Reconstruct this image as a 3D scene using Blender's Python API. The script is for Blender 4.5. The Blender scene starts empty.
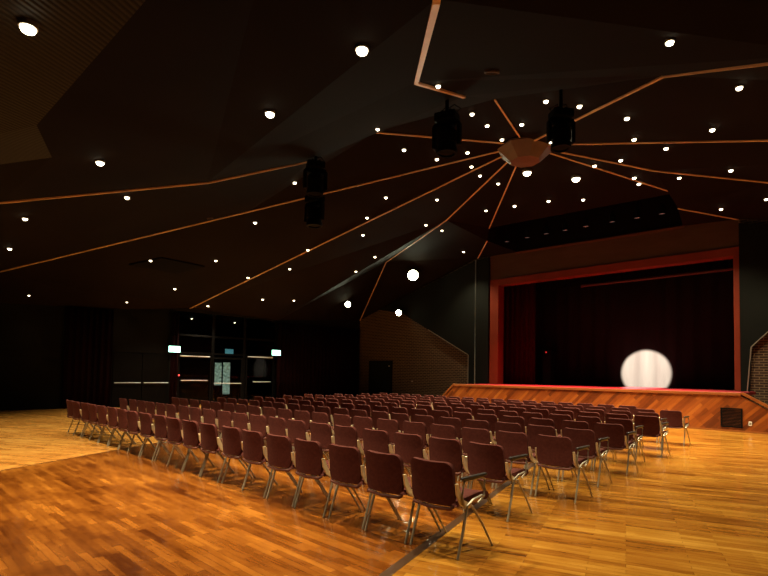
import bpy, bmesh, math, random
from mathutils import Vector, Matrix
from mathutils.bvhtree import BVHTree
random.seed(7)
S = bpy.context.scene
C = S.collection
PI = math.pi

# ------------------------------------------------------------------ helpers
def link(name, bm, mats, parent=None, smooth=False, loc=None, rot=None, auto=None):
    me = bpy.data.meshes.new(name)
    bmesh.ops.recalc_face_normals(bm, faces=bm.faces[:])
    bm.to_mesh(me); bm.free()
    if not isinstance(mats, (list, tuple)): mats = [mats]
    for m in mats: me.materials.append(m)
    if smooth:
        for p in me.polygons: p.use_smooth = True
        if auto:
            try: me.set_sharp_from_angle(angle=math.radians(auto))
            except Exception: pass
    o = bpy.data.objects.new(name, me); C.objects.link(o)
    if parent is not None: o.parent = parent
    if loc is not None: o.location = loc
    if rot is not None: o.rotation_euler = rot
    return o

def thing(name, label, cat, loc=(0,0,0), rot=(0,0,0), group=None):
    o = bpy.data.objects.new(name, None); C.objects.link(o)
    o.empty_display_size = .1
    o.location = loc; o.rotation_euler = rot
    return tag(o, label, cat, group)

def tag(o, label, cat, group=None, kind=None):
    o['label'] = label; o['category'] = cat
    if group: o['group'] = group
    if kind: o['kind'] = kind
    return o

def struct(o, label=None):
    o['kind'] = 'structure'
    if label: o['label'] = label
    return o

def box(bm, lo, hi, bev=0):
    r = bmesh.ops.create_cube(bm, size=1)
    vs = r['verts']
    for v in vs:
        v.co = Vector([lo[i] + (v.co[i] + .5) * (hi[i] - lo[i]) for i in range(3)])
    if bev:
        es = set(e for v in vs for e in v.link_edges)
        bmesh.ops.bevel(bm, geom=list(es), offset=bev, segments=2, affect='EDGES', profile=.5)

def frame_of(d):
    d = d.normalized()
    a = Vector((0,0,1)) if abs(d.z) < .9 else Vector((1,0,0))
    x = d.cross(a).normalized(); y = d.cross(x).normalized()
    return x, y

def tube(bm, pts, r, n=8, cap=True, flat=1.0):
    pts = [Vector(p) for p in pts]
    rings = []
    for i, p in enumerate(pts):
        if i == 0: d = pts[1] - p
        elif i == len(pts) - 1: d = p - pts[i-1]
        else: d = (pts[i+1] - p).normalized() + (p - pts[i-1]).normalized()
        x, y = frame_of(d)
        rr = r[i] if isinstance(r, (list, tuple)) else r
        rings.append([bm.verts.new(p + x*math.cos(2*PI*k/n)*rr*flat + y*math.sin(2*PI*k/n)*rr) for k in range(n)])
    for a, b in zip(rings, rings[1:]):
        for k in range(n):
            bm.faces.new((a[k], a[(k+1)%n], b[(k+1)%n], b[k]))
    if cap:
        bm.faces.new(rings[0]); bm.faces.new(rings[-1])

def lathe(bm, prof, n=20, cap=True, mat=None):
    """profile (r, z) spun about z"""
    M = mat or Matrix()
    rings = [[bm.verts.new(M @ Vector((r*math.cos(2*PI*k/n), r*math.sin(2*PI*k/n), z))) for k in range(n)] for r, z in prof]
    for a, b in zip(rings, rings[1:]):
        for k in range(n):
            bm.faces.new((a[k], a[(k+1)%n], b[(k+1)%n], b[k]))
    if cap:
        bm.faces.new(rings[0]); bm.faces.new(rings[-1])

def prism(bm, poly, axis, a, b):
    """poly (2D) extruded along axis from a to b; the 2D coords are the other two axes in order"""
    def P(q, t):
        c = list(q); c.insert(axis, t); return Vector(c)
    f = [bm.verts.new(P(q, a)) for q in poly]; g = [bm.verts.new(P(q, b)) for q in poly]
    n = len(poly)
    bm.faces.new(f); bm.faces.new(g)
    for i in range(n): bm.faces.new((f[i], f[(i+1)%n], g[(i+1)%n], g[i]))

def sheet(bm, fn, nu, nv, th):
    """closed slab: fn(s,t) -> (point, normal)"""
    G = [[fn(i/nu, j/nv) for j in range(nv+1)] for i in range(nu+1)]
    A = [[bm.verts.new(p) for p, n in r] for r in G]
    B = [[bm.verts.new(p - n*th) for p, n in r] for r in G]
    for i in range(nu):
        for j in range(nv):
            bm.faces.new((A[i][j], A[i+1][j], A[i+1][j+1], A[i][j+1]))
            bm.faces.new((B[i][j], B[i][j+1], B[i+1][j+1], B[i+1][j]))
    for i in range(nu):
        for j in (0, nv):
            bm.faces.new((A[i][j], A[i+1][j], B[i+1][j], B[i][j]))
    for j in range(nv):
        for i in (0, nu):
            bm.faces.new((A[i][j], A[i][j+1], B[i][j+1], B[i][j]))

ORD = ['first','second','third','fourth','fifth','sixth','seventh','eighth','ninth','tenth','eleventh','twelfth',
       'thirteenth','fourteenth','fifteenth','sixteenth','seventeenth','eighteenth','nineteenth','twentieth']

# ------------------------------------------------------------------ materials
def mat(name, col, rough=.5, metal=0, spec=.5, emit=None, estr=0):
    m = bpy.data.materials.new(name); m.use_nodes = True
    b = m.node_tree.nodes['Principled BSDF']
    b.inputs['Base Color'].default_value = (*col, 1)
    b.inputs['Roughness'].default_value = rough
    b.inputs['Metallic'].default_value = metal
    b.inputs['Specular IOR Level'].default_value = spec
    if emit:
        b.inputs['Emission Color'].default_value = (*emit, 1)
        b.inputs['Emission Strength'].default_value = estr
    return m

def nodes(m):
    t = m.node_tree
    return t, t.nodes, t.links, t.nodes['Principled BSDF']

def noisy(m, c1, c2, scale=(4,4,4), detail=4, bump=0, bscale=200):
    t, N, L, b = nodes(m)
    tc = N.new('ShaderNodeTexCoord'); mp = N.new('ShaderNodeMapping'); mp.inputs['Scale'].default_value = scale
    nz = N.new('ShaderNodeTexNoise'); nz.inputs['Detail'].default_value = detail; nz.inputs['Scale'].default_value = 1
    cr = N.new('ShaderNodeValToRGB')
    cr.color_ramp.elements[0].color = (*c1, 1); cr.color_ramp.elements[1].color = (*c2, 1)
    cr.color_ramp.elements[0].position = .3; cr.color_ramp.elements[1].position = .7
    L.new(tc.outputs['Object'], mp.inputs['Vector']); L.new(mp.outputs[0], nz.inputs['Vector'])
    L.new(nz.outputs[0], cr.inputs[0]); L.new(cr.outputs[0], b.inputs['Base Color'])
    if bump:
        n2 = N.new('ShaderNodeTexNoise'); n2.inputs['Scale'].default_value = bscale
        bp = N.new('ShaderNodeBump'); bp.inputs['Strength'].default_value = bump; bp.inputs['Distance'].default_value = .002
        L.new(tc.outputs['Object'], n2.inputs['Vector']); L.new(n2.outputs[0], bp.inputs['Height']); L.new(bp.outputs[0], b.inputs['Normal'])
    return m

def plank_mat(name, ang, cols, bw=.55, rh=.075, rough=.2, axes='xy', patch=.5, tint=.3, bump=.035):
    """strip parquet: short strips laid along direction ang, each strip with its own tint and grain"""
    m = mat(name, cols[0], rough)
    t, N, L, b = nodes(m)
    tc = N.new('ShaderNodeTexCoord')
    src = tc.outputs['Object']
    if axes == 'xz':
        sp = N.new('ShaderNodeSeparateXYZ'); cb = N.new('ShaderNodeCombineXYZ')
        L.new(src, sp.inputs[0]); L.new(sp.outputs[0], cb.inputs[0]); L.new(sp.outputs[2], cb.inputs[1]); src = cb.outputs[0]
    mp = N.new('ShaderNodeMapping'); mp.inputs['Rotation'].default_value = (0, 0, -ang)
    L.new(src, mp.inputs['Vector'])
    def brick(w, h, off):
        k = N.new('ShaderNodeTexBrick'); k.offset = off; k.offset_frequency = 2
        k.inputs['Color1'].default_value = (0,0,0,1); k.inputs['Color2'].default_value = (1,1,1,1); k.inputs['Mortar'].default_value = (.25,.25,.25,1)
        k.inputs['Scale'].default_value = 1; k.inputs['Mortar Size'].default_value = .0011; k.inputs['Brick Width'].default_value = w; k.inputs['Row Height'].default_value = h
        L.new(mp.outputs[0], k.inputs['Vector']); return k
    k1 = brick(bw, rh, .37)
    k2 = brick(bw*2.3, rh*6, .43)
    # grain along the strip
    mg = N.new('ShaderNodeMapping'); mg.inputs['Scale'].default_value = (2.2, 26, 1)
    L.new(mp.outputs[0], mg.inputs['Vector'])
    ng = N.new('ShaderNodeTexNoise'); ng.inputs['Scale'].default_value = 1.3; ng.inputs['Detail'].default_value = 6; ng.inputs['Roughness'].default_value = .65
    L.new(mg.outputs[0], ng.inputs['Vector'])
    mg2 = N.new('ShaderNodeMapping'); mg2.inputs['Scale'].default_value = (.8, 2.6, 1)
    L.new(mp.outputs[0], mg2.inputs['Vector'])
    nl = N.new('ShaderNodeTexNoise'); nl.inputs['Scale'].default_value = 1.1; nl.inputs['Detail'].default_value = 5; nl.inputs['Roughness'].default_value = .6
    L.new(mg2.outputs[0], nl.inputs['Vector'])
    def math_(op, a, bb):
        q = N.new('ShaderNodeMath'); q.operation = op
        for i, x in enumerate((a, bb)):
            if hasattr(x, 'is_output'): L.new(x, q.inputs[i])
            else: q.inputs[i].default_value = x
        return q.outputs[0]
    v = math_('MULTIPLY', k1.outputs['Color'], tint)
    v = math_('ADD', v, math_('MULTIPLY', k2.outputs['Color'], .14))
    v = math_('ADD', v, math_('MULTIPLY', ng.outputs[0], .34))
    v = math_('ADD', v, math_('MULTIPLY', nl.outputs[0], patch))
    v = math_('SUBTRACT', v, .17 + .5*(patch - .5) + .5*(tint - .34))
    cr = N.new('ShaderNodeValToRGB')
    el = cr.color_ramp.elements
    el[0].position = .22; el[0].color = (*cols[0], 1)
    el[1].position = .82; el[1].color = (*cols[-1], 1)
    for i, c in enumerate(cols[1:-1]):
        e = el.new(.22 + .6*(i+1)/(len(cols)-1)); e.color = (*c, 1)
    L.new(v, cr.inputs[0])
    mx = N.new('ShaderNodeMix'); mx.data_type = 'RGBA'; mx.inputs[7].default_value = (cols[0][0]*.45, cols[0][1]*.4, cols[0][2]*.4, 1)
    L.new(k1.outputs['Fac'], mx.inputs[0]); L.new(cr.outputs[0], mx.inputs[6])
    L.new(mx.outputs[2], b.inputs['Base Color'])
    # lacquer: slightly uneven gloss and a gentle waviness
    rr = N.new('ShaderNodeMapRange'); rr.inputs['To Min'].default_value = rough*.7; rr.inputs['To Max'].default_value = rough*1.5
    L.new(nl.outputs[0], rr.inputs['Value']); L.new(rr.outputs[0], b.inputs['Roughness'])
    nb = N.new('ShaderNodeTexNoise'); nb.inputs['Scale'].default_value = 3.0; nb.inputs['Detail'].default_value = 2
    L.new(mp.outputs[0], nb.inputs['Vector'])
    hh = math_('ADD', math_('MULTIPLY', nb.outputs[0], 1.0), math_('MULTIPLY', k1.outputs['Color'], .08))
    bp = N.new('ShaderNodeBump'); bp.inputs['Strength'].default_value = bump; bp.inputs['Distance'].default_value = .02
    L.new(hh, bp.inputs['Height']); L.new(bp.outputs[0], b.inputs['Normal'])
    return m

M = {}
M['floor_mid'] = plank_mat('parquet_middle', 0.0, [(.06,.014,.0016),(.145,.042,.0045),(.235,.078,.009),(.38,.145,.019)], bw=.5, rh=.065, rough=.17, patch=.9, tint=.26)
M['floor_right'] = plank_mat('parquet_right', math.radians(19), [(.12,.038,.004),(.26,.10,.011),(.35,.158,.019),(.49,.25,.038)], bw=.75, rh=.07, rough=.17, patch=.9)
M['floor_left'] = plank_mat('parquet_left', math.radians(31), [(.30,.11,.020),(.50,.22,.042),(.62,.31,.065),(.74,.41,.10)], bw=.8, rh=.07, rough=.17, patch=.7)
M['fascia'] = plank_mat('stage_board', math.radians(45), [(.10,.018,.002),(.22,.048,.006),(.30,.076,.009),(.40,.12,.016)], bw=1.3, rh=.10, rough=.34, axes='xz', tint=.45, bump=.03)
M['stage_wood'] = noisy(mat('stage_trim_wood', (.26,.08,.02), .35), (.21,.055,.010), (.32,.10,.02), (.6,12,12))
M['deck'] = noisy(mat('stage_deck_lit_wood', (.22,.022,.028), .7, spec=.1), (.19,.018,.024), (.25,.027,.034), (.6,14,4))  # red of the stage lamps is put into the deck colour
M['inlay'] = mat('dark_inlay', (.05,.022,.008), .35)
M['ceiling'] = noisy(mat('ceiling_paint', (.008,.006,.004), .9, spec=.05), (.0075,.0045,.0028), (.0105,.0065,.0042), (.5,.5,.5), 3)
M['recess'] = mat('recess_black', (.004,.003,.0025), .9, spec=.05)
M['rib'] = noisy(mat('rib_wood', (.75,.46,.24), .5), (.70,.43,.22), (.80,.51,.27), (3,3,3))
M['dark_wall'] = noisy(mat('dark_wall_paint', (.006,.0055,.0045), .9, spec=.08), (.005,.0046,.0038), (.008,.0074,.006), (1,1,1))
M['panel'] = noisy(mat('panel_black_green', (.006,.007,.006), .85, spec=.08), (.006,.0072,.006), (.0085,.0098,.008), (.6,.6,.6))
M['header'] = noisy(mat('header_brown', (.07,.037,.024), .7, spec=.1), (.064,.034,.021), (.08,.045,.029), (.8,.8,3))
M['frame'] = noisy(mat('proscenium_red_light', (.17,.026,.010), .5, spec=.2), (.15,.022,.008), (.19,.032,.013), (1,1,1))  # red stage light on the wooden frame is put into its base colour
M['slot_trim'] = mat('slot_trim_paint', (.10,.038,.022), .7, spec=.1)
M['black'] = mat('black_paint', (.003,.003,.003), .8, spec=.1)
M['fixture'] = mat('fixture_black', (.002,.002,.0022), .7, spec=.08)
M['steel'] = mat('brushed_steel', (.62,.60,.56), .32, 1)
M['chrome'] = mat('chair_chrome', (.36,.33,.26), .32, .5)
M['alu'] = mat('cast_aluminium', (.70,.60,.40), .38, .6)
M['armpad'] = mat('armrest_black', (.012,.011,.011), .4)
M['fabric'] = noisy(mat('maroon_fabric', (.066,.0175,.014), .9, spec=.1), (.055,.0135,.011), (.079,.0215,.017), (30,30,30), 4, .35, 600)
M['piping'] = mat('maroon_edge', (.12,.038,.030), .6, spec=.4)
M['velvet_red'] = noisy(mat('velvet_red', (.03,.0024,.0024), .9, spec=.05), (.026,.002,.002), (.036,.003,.003), (2,2,.3))
M['velvet_dark'] = noisy(mat('velvet_maroon', (.006,.0016,.0022), .95, spec=.03), (.005,.0013,.0019), (.008,.002,.0027), (2,2,.3))
M['backdrop'] = noisy(mat('backdrop_cloth', (.012,.0095,.0088), .95, spec=.03), (.011,.0085,.0078), (.014,.0115,.0105), (3,3,.4))
M['black_drape'] = mat('black_drape', (.002,.0018,.0018), .95, spec=.03)
M['lens'] = mat('lamp_lens', (1,1,1), .3, emit=(1,.90,.62), estr=9)
M['flood_lens'] = mat('flood_lens', (1,1,1), .3, emit=(.96,1,.66), estr=40)
M['ring'] = mat('lamp_ring', (.30,.27,.22), .4, .6)
M['soffit_lens'] = mat('soffit_lens', (.2,.08,.06), .2, emit=(1,.62,.5), estr=.08)
M['exit'] = mat('exit_sign_face', (.6,1,.85), .4, emit=(.42,1,.75), estr=3.5)
M['redled'] = mat('red_indicator', (1,.05,.05), .4, emit=(1,.06,.05), estr=4)
M['reddim'] = mat('red_indicator_dim', (1,.05,.05), .4, emit=(1,.06,.05), estr=.5)
M['lit_panel'] = mat('lit_display', (.8,1,.9), .4, emit=(.72,1,.82), estr=.45)
t_, N_, L_, b_ = nodes(M['lit_panel'])
nz_ = N_.new('ShaderNodeTexNoise'); nz_.inputs['Scale'].default_value = 9; nz_.inputs['Detail'].default_value = 3
tc_ = N_.new('ShaderNodeTexCoord'); cr_ = N_.new('ShaderNodeValToRGB')
cr_.color_ramp.elements[0].position = .4; cr_.color_ramp.elements[0].color = (.04,.10,.07,1); cr_.color_ramp.elements[1].position = .62; cr_.color_ramp.elements[1].color = (.8,1,.86,1)
L_.new(tc_.outputs['Object'], nz_.inputs['Vector']); L_.new(nz_.outputs[0], cr_.inputs[0]); L_.new(cr_.outputs[0], b_.inputs['Emission Color'])
M['blue_panel'] = mat('lit_screen', (.3,.7,1), .4, emit=(.18,.62,.8), estr=.28)
M['white'] = mat('white_plastic', (.8,.78,.72), .4)
M['vent'] = mat('vent_black', (.004,.0032,.003), .8, spec=.1)
M['grey'] = mat('grey_detector', (.10,.065,.045), .7)
M['door'] = mat('door_black', (.0018,.0018,.002), .6, spec=.06)
g = bpy.data.materials.new('clear_glass'); g.use_nodes = True
t = g.node_tree; t.nodes.clear()
o_ = t.nodes.new('ShaderNodeOutputMaterial'); mx = t.nodes.new('ShaderNodeMixShader')
tr = t.nodes.new('ShaderNodeBsdfTransparent'); gl = t.nodes.new('ShaderNodeBsdfGlossy'); gl.inputs['Roughness'].default_value = .03
tr.inputs[0].default_value = (.78,.84,.80,1)
fr = t.nodes.new('ShaderNodeFresnel'); fr.inputs[0].default_value = 1.2
t.links.new(fr.outputs[0], mx.inputs[0]); t.links.new(tr.outputs[0], mx.inputs[1]); t.links.new(gl.outputs[0], mx.inputs[2]); t.links.new(mx.outputs[0], o_.inputs[0])
M['glass'] = g

# brick
def brick_mat():
    m = mat('brick_wall', (.15,.1,.07), .8, spec=.25)
    t, N, L, b = nodes(m)
    tc = N.new('ShaderNodeTexCoord'); sp = N.new('ShaderNodeSeparateXYZ'); cb = N.new('ShaderNodeCombineXYZ')
    L.new(tc.outputs['Object'], sp.inputs[0]); L.new(sp.outputs[0], cb.inputs[0]); L.new(sp.outputs[2], cb.inputs[1])
    k = N.new('ShaderNodeTexBrick'); k.inputs['Scale'].default_value = 1
    k.inputs['Brick Width'].default_value = .25; k.inputs['Row Height'].default_value = .085; k.inputs['Mortar Size'].default_value = .012
    k.inputs['Color1'].default_value = (.030,.015,.009,1); k.inputs['Color2'].default_value = (.055,.028,.016,1); k.inputs['Mortar'].default_value = (.17,.118,.064,1)
    L.new(cb.outputs[0], k.inputs['Vector']); L.new(k.outputs[0], b.inputs['Base Color'])
    bp = N.new('ShaderNodeBump'); bp.inputs['Strength'].default_value = .6; bp.inputs['Distance'].default_value = .01; bp.invert = True
    L.new(k.outputs['Fac'], bp.inputs['Height']); L.new(bp.outputs[0], b.inputs['Normal'])
    return m
M['brick'] = brick_mat()

# slatted acoustic ceiling
def slat_mat():
    m = mat('slatted_panel', (.03,.028,.02), .7, spec=.2)
    t, N, L, b = nodes(m)
    tc = N.new('ShaderNodeTexCoord'); mp = N.new('ShaderNodeMapping'); mp.inputs['Rotation'].default_value = (0,0,math.radians(-30))
    w = N.new('ShaderNodeTexWave'); w.inputs['Scale'].default_value = 5.5; w.bands_direction = 'X'
    cr = N.new('ShaderNodeValToRGB'); cr.color_ramp.elements[0].color = (.005,.0046,.0032,1); cr.color_ramp.elements[1].color = (.026,.025,.017,1)
    L.new(tc.outputs['Object'], mp.inputs[0]); L.new(mp.outputs[0], w.inputs['Vector']); L.new(w.outputs[0], cr.inputs[0]); L.new(cr.outputs[0], b.inputs['Base Color'])
    bp = N.new('ShaderNodeBump'); bp.inputs['Strength'].default_value = .5; bp.inputs['Distance'].default_value = .02
    L.new(w.outputs[0], bp.inputs['Height']); L.new(bp.outputs[0], b.inputs['Normal'])
    return m
M['slat'] = slat_mat()

# ------------------------------------------------------------------ room shell
LX, RX, BY, FY = -22.0, 6.0, -2.0, 20.5

# floor: three parquet fields that meet at two radial seams
bm = bmesh.new()
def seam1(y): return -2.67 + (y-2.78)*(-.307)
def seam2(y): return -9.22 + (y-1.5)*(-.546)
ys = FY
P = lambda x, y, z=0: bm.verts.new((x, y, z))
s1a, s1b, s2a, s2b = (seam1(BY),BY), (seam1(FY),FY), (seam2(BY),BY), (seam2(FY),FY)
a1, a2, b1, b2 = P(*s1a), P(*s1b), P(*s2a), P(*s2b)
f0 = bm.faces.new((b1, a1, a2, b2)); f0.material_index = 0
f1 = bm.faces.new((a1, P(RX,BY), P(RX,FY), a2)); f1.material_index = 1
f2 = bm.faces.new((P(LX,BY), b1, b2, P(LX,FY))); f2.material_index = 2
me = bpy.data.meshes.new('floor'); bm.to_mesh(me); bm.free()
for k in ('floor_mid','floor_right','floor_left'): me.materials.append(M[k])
fl = bpy.data.objects.new('floor', me); C.objects.link(fl); struct(fl, 'glossy orange strip parquet floor of the hall')
def inlay(n, fx, w, lab):
    b = bmesh.new()
    q = [(fx(BY)-w,BY,.0005),(fx(BY)+w,BY,.0005),(fx(17.7)+w,17.7,.0005),(fx(17.7)-w,17.7,.0005)]
    lo = [b.verts.new(p) for p in q]; hi = [b.verts.new((p[0],p[1],.002)) for p in q]
    b.faces.new(lo); b.faces.new(hi)
    for i in range(4): b.faces.new((lo[i],lo[(i+1)%4],hi[(i+1)%4],hi[i]))
    struct(link(n, b, M['inlay']), lab)
inlay('trim_1', seam1, .045, 'dark seam across the parquet under the nearest chairs')
inlay('trim_2', seam2, .014, 'thin dark seam in the parquet at the left')

# ceiling: faceted tent with a raised cap round the hub
V = dict(
 H=(-7.17,12.98,8.1), Pa=(-8.89,8.71,7.5), Pe=(-6.1,9.68,7.69), Sa=(-9.49,7.24,6.49), Se=(-5.4,7.53,6.61),
 Ka=(-10.36,5.08,5.57), Ke=(-4.7,5.39,5.68), Oa=(-11.72,1.71,4.58), Ba=(-13.2,-2,3.9), Oe=(-2.42,3.0,4.4), Be=(2,-2,3.9),
 L1=(-2.0,1.38,4.15), L2=(-6.7,1.27,4.2), L3=(-8.2,1.75,4.42), Kf=(-2.45,8.85,6.38), Mf=(-0.3,6.41,4.65), Wf=(6,1.5,3.9), Bf=(6,-2,3.9), Wg=(6,12.98,4.3),
 h1=(-4.41,15.15,7.26), h2=(-2.1,17.0,6.87), Wr=(6,20.5,4.65),
 A1=(-4.62,17.99,7.44), A2=(-4.58,18.06,6.96), A3=(-3.4,20.5,6.93), B1=(-11.71,18.21,7.7), B2=(-12.08,18.63,7.3), B3=(-13.8,20.5,7.14),
 TR=(-5.05,20.5,7.01), TL=(-11.71,20.5,7.1), i1=(-11.76,15.32,7.38), i2=(-17.98,18.49,7.2),
 Wi=(-22,20.5,4.65), Wm=(-22,14.8,4.15), Wj=(-22,10.17,4.29), Wl=(-22,7.5,3.95), Wk=(-22,3.3,3.75), Kk=(-20,3.01,4.56), Wc=(-22,-2,3.8),
 Sk=(-13.585,7.995,6.33), RB1=(-11.71,18.21,8.9), RA1=(-4.62,17.99,8.9), RTR=(-5.05,20.5,8.9), RTL=(-11.71,20.5,8.9))
T = '''H Pa Pe;H Pe Kf;H Kf Wg;H Wg h1;h1 Wg h2;h2 Wg Wr;H h1 A1;H A1 B1;H B1 i1;H i1 Wj;i1 i2 Wm;i1 Wm Wj;i2 Wi Wm;
H Wj Sk;Sk Wj Kk;Wj Wl Kk;Wl Wk Kk;H Sk Pa;Sk Pa Sa;Pa Pe Se;Pa Se Sa;Pe Kf Se;Sk Sa Ka;Sk Ka Kk;Sa Se Ke;Sa Ke Ka;Se Kf Ke;Ke Kf Mf;Ke Mf Oe;
Kf Wg Mf;Mf Wg Wf;Mf Wf Oe;Oe Wf Be;Wf Bf Be;Kk Ka Oa;Kk Oa Wk;Wk Oa Wc;Oa Ba Wc;Ka Ke Oe;Ka Oe L1;Ka L1 L2;Ka L2 L3;Ka L3 Oa;Oa L3 Ba;L3 L2 Ba;L2 L1 Be;L2 Be Ba;L1 Oe Be;
A1 A2 h1;A2 h2 h1;A2 A3 h2;A3 Wr h2;B1 B2 i1;i1 B2 i2;B2 B3 i2;B3 Wi i2;A2 TR A3;B2 TL B3;
RB1 RA1 RTR RTL;B1 A1 RA1 RB1;A1 A2 TR RTR RA1;B1 B2 TL RTL RB1;TL TR RTR RTL'''
T = [t.split() for t in T.replace('\n','').split(';')]
bm = bmesh.new()
vv = {k: bm.verts.new(p) for k, p in V.items()}
for q in T:
    f = bm.faces.new([vv[k] for k in q])
    if q in (['L2','L1','Be'],['L2','Be','Ba'],['L3','L2','Ba']): f.material_index = 1
    if any(k[0]=='R' for k in q): f.material_index = 2
me = bpy.data.meshes.new('ceiling')
bm.normal_update(); BVH = BVHTree.FromBMesh(bm)
bm.to_mesh(me); bm.free()
for k in ('ceiling','slat','recess'): me.materials.append(M[k])
ce = bpy.data.objects.new('ceiling', me); C.objects.link(ce); struct(ce, 'dark brown faceted tent ceiling')
def ceil_at(x, y):
    h = BVH.ray_cast(Vector((x,y,.5)), Vector((0,0,1)))
    return (h[0], h[1] if h[1].z < 0 else -h[1]) if h[0] else (None, None)

# ribs: slim wooden battens on the fold lines
def rib(n, pts, w=.036, lab=None):
    b = bmesh.new()
    pts = [Vector(V[p]) if isinstance(p, str) else Vector(p) for p in pts]
    for a, c in zip(pts, pts[1:]):
        d = (c-a).normalized(); s = d.cross(Vector((0,0,1))).normalized()*w/2; up = s.cross(d).normalized()
        if up.z < 0: up = -up
        q = []
        for p in (a - d*.01, c + d*.01):
            for sx in (-1,1):
                for z in (-.034,-.004):
                    q.append(b.verts.new(p + s*sx + up*z))
        for i in ((0,1,3,2),(4,5,7,6),(0,1,5,4),(2,3,7,6),(0,2,6,4),(1,3,7,5)): b.faces.new([q[k] for k in i])
    struct(link(n, b, M['rib']), lab)
def toward(a, b, t):
    A, B = Vector(V[a]), Vector(V[b]); return A + (B-A)*t
def hubend(b, r=.55):
    A, B = Vector(V['H']), Vector(V[b]); return A + (B-A).normalized()*r
rib('trim_3', [hubend('Pa'), 'Pa'], lab='rib on the raised cap running left from the hub')
rib('trim_4', ['Sa','Ka','Oa','Ba'], lab='uppermost long rib reaching the left edge of the photo')
rib('trim_5', [hubend('Pe'), 'Pe'], lab='short rib above the hub')
rib('trim_6', ['Se','Ke','Oe','Be'], .06, 'thick rib dropping over the camera from the top edge')
rib('trim_7', [hubend('Kf'), 'Kf','Mf','Wf'], .05, 'kinked rib running up to the right edge')
rib('trim_8', [hubend('Wg'), toward('H','Wg',.9)], lab='level rib running right from the hub')
rib('trim_9', [hubend('h1'), 'h1','h2','Wr'], lab='kinked rib below the level one at the right')
rib('trim_10', [hubend('A1'), 'A1'], lab='rib from the hub to the right end of the lamp slot')
rib('trim_11', ['A2','A3'], lab='short rib piece meeting the right corner of the stage front')
rib('trim_12', [hubend('B1'), 'B1'], lab='rib from the hub to the left end of the lamp slot')
rib('trim_13', ['B2','B3'], lab='short rib piece meeting the left corner of the stage front')
rib('trim_14', [hubend('i1'),'i1','i2','Wi'], lab='kinked rib dropping to the corner by the brick wall')
rib('trim_15', [hubend('Wj'),'Wj'], lab='straight rib running to the wall above the glass doors')
rib('trim_16', [hubend('Sk'),'Sk','Kk'], lab='lower long rib reaching the left edge of the photo')

# walls
def wall_x(n, x0, x1, polys, m, lab=None):
    b = bmesh.new()
    for poly in polys: prism(b, poly, 0, x0, x1)
    return struct(link(n, b, m), lab)
def wall_y(n, y0, y1, polys, m, lab=None):
    b = bmesh.new()
    for poly in polys: prism(b, poly, 1, y0, y1)
    return struct(link(n, b, m), lab)
R4 = lambda a, b, c, d: [(a,c),(b,c),(b,d),(a,d)]
wall_x('wall_left', LX-.25, LX, [R4(BY,9.5,0,4.7), R4(9.5,14.85,4.12,5.6), R4(14.85,FY,0,5.6)], M['dark_wall'], 'dark side wall with the glass doors')
wall_x('wall_right', RX, RX+.25, [R4(BY,FY,0,5.6)], M['dark_wall'])
wall_y('wall_back', BY-.25, BY, [R4(LX,RX,0,5.2)], M['dark_wall'])
wall_y('wall_front_left', FY, FY+.25, [[(LX,0),(-13.05,0),(-13.05,7.3),(-13.8,7.3),(LX,5.0)]], M['brick'], 'dim brick wall left of the stage')
wall_y('wall_front_right', FY, FY+.25, [[(-3.38,0),(RX,0),(RX,5.0),(-3.38,7.2)]], M['brick'], 'brick wall right of the stage')
wall_y('wall_front', FY, FY+.25, [[(-13.05,5.7),(-3.38,5.7),(-3.38,7.0),(-5.0,7.08),(-11.7,7.16),(-13.05,7.25)]], M['header'], 'brown panelled header above the stage opening')
# black painted panels lapping over the brick beside the stage
wall_y('trim_17', FY-.14, FY-.002, [[(-13.1,0),(-14.2,0),(-14.2,2.49),(-16.69,3.82),(-18.6,4.84),(-20.3,5.12),(-13.8,7.0),(-13.1,7.05)]], M['panel'], 'black slanted panel between brick wall and stage, left')
wall_y('trim_18', FY-.14, FY-.002, [[(-3.36,0),(-3.19,0),(-3.06,2.59),(-.6,5.2),(-1.0,6.1),(-3.36,6.75)]], M['panel'], 'black slanted panel right of the stage')
# thin bright edges of those panels
b = bmesh.new(); box(b, (-13.83,FY-.17,0),(-13.79,FY-.142,7.0)); struct(link('trim_19', b, M['steel']), 'thin upright metal edge left of the stage')
b = bmesh.new()
def bar(bm, a, c, w, d=.02):
    a, c = Vector(a), Vector(c); dd = (c-a).normalized(); s = dd.cross(Vector((0,1,0))).normalized()*w/2; y = Vector((0,d,0))
    q = [bm.verts.new(p + s*k + y*j) for p in (a,c) for k in (-1,1) for j in (-1,0)]
    for i in ((0,1,3,2),(4,5,7,6),(0,1,5,4),(2,3,7,6),(0,2,6,4),(1,3,7,5)): bm.faces.new([q[k] for k in i])
bar(b, (-3.19,FY-.142,1.0),(-3.06,FY-.142,2.59),.03); bar(b, (-3.06,FY-.142,2.59),(-.6,FY-.142,5.2),.03)
struct(link('trim_20', b, M['ring']), 'metal edge of the slanted panel right of the stage')
b = bmesh.new(); bar(b, (-14.2,FY-.142,.9),(-14.2,FY-.142,2.49),.03); bar(b, (-14.2,FY-.142,2.49),(-16.69,FY-.142,3.82),.03)
struct(link('trim_21', b, M['ring']), 'metal edge of the slanted panel left of the stage')
# red brown trim along the lower edge of the lamp slot
b = bmesh.new(); bar(b, (-11.75,FY-.001,7.06),(-5.0,FY-.001,6.97),.08,.06); struct(link('trim_22', b, M['slot_trim']), 'red brown trim under the lamp slot')
b = bmesh.new(); box(b, (LX+.001,BY,0),(LX+.02,5.2,.09)); struct(link('baseboard_left', b, M['black']))

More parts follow.
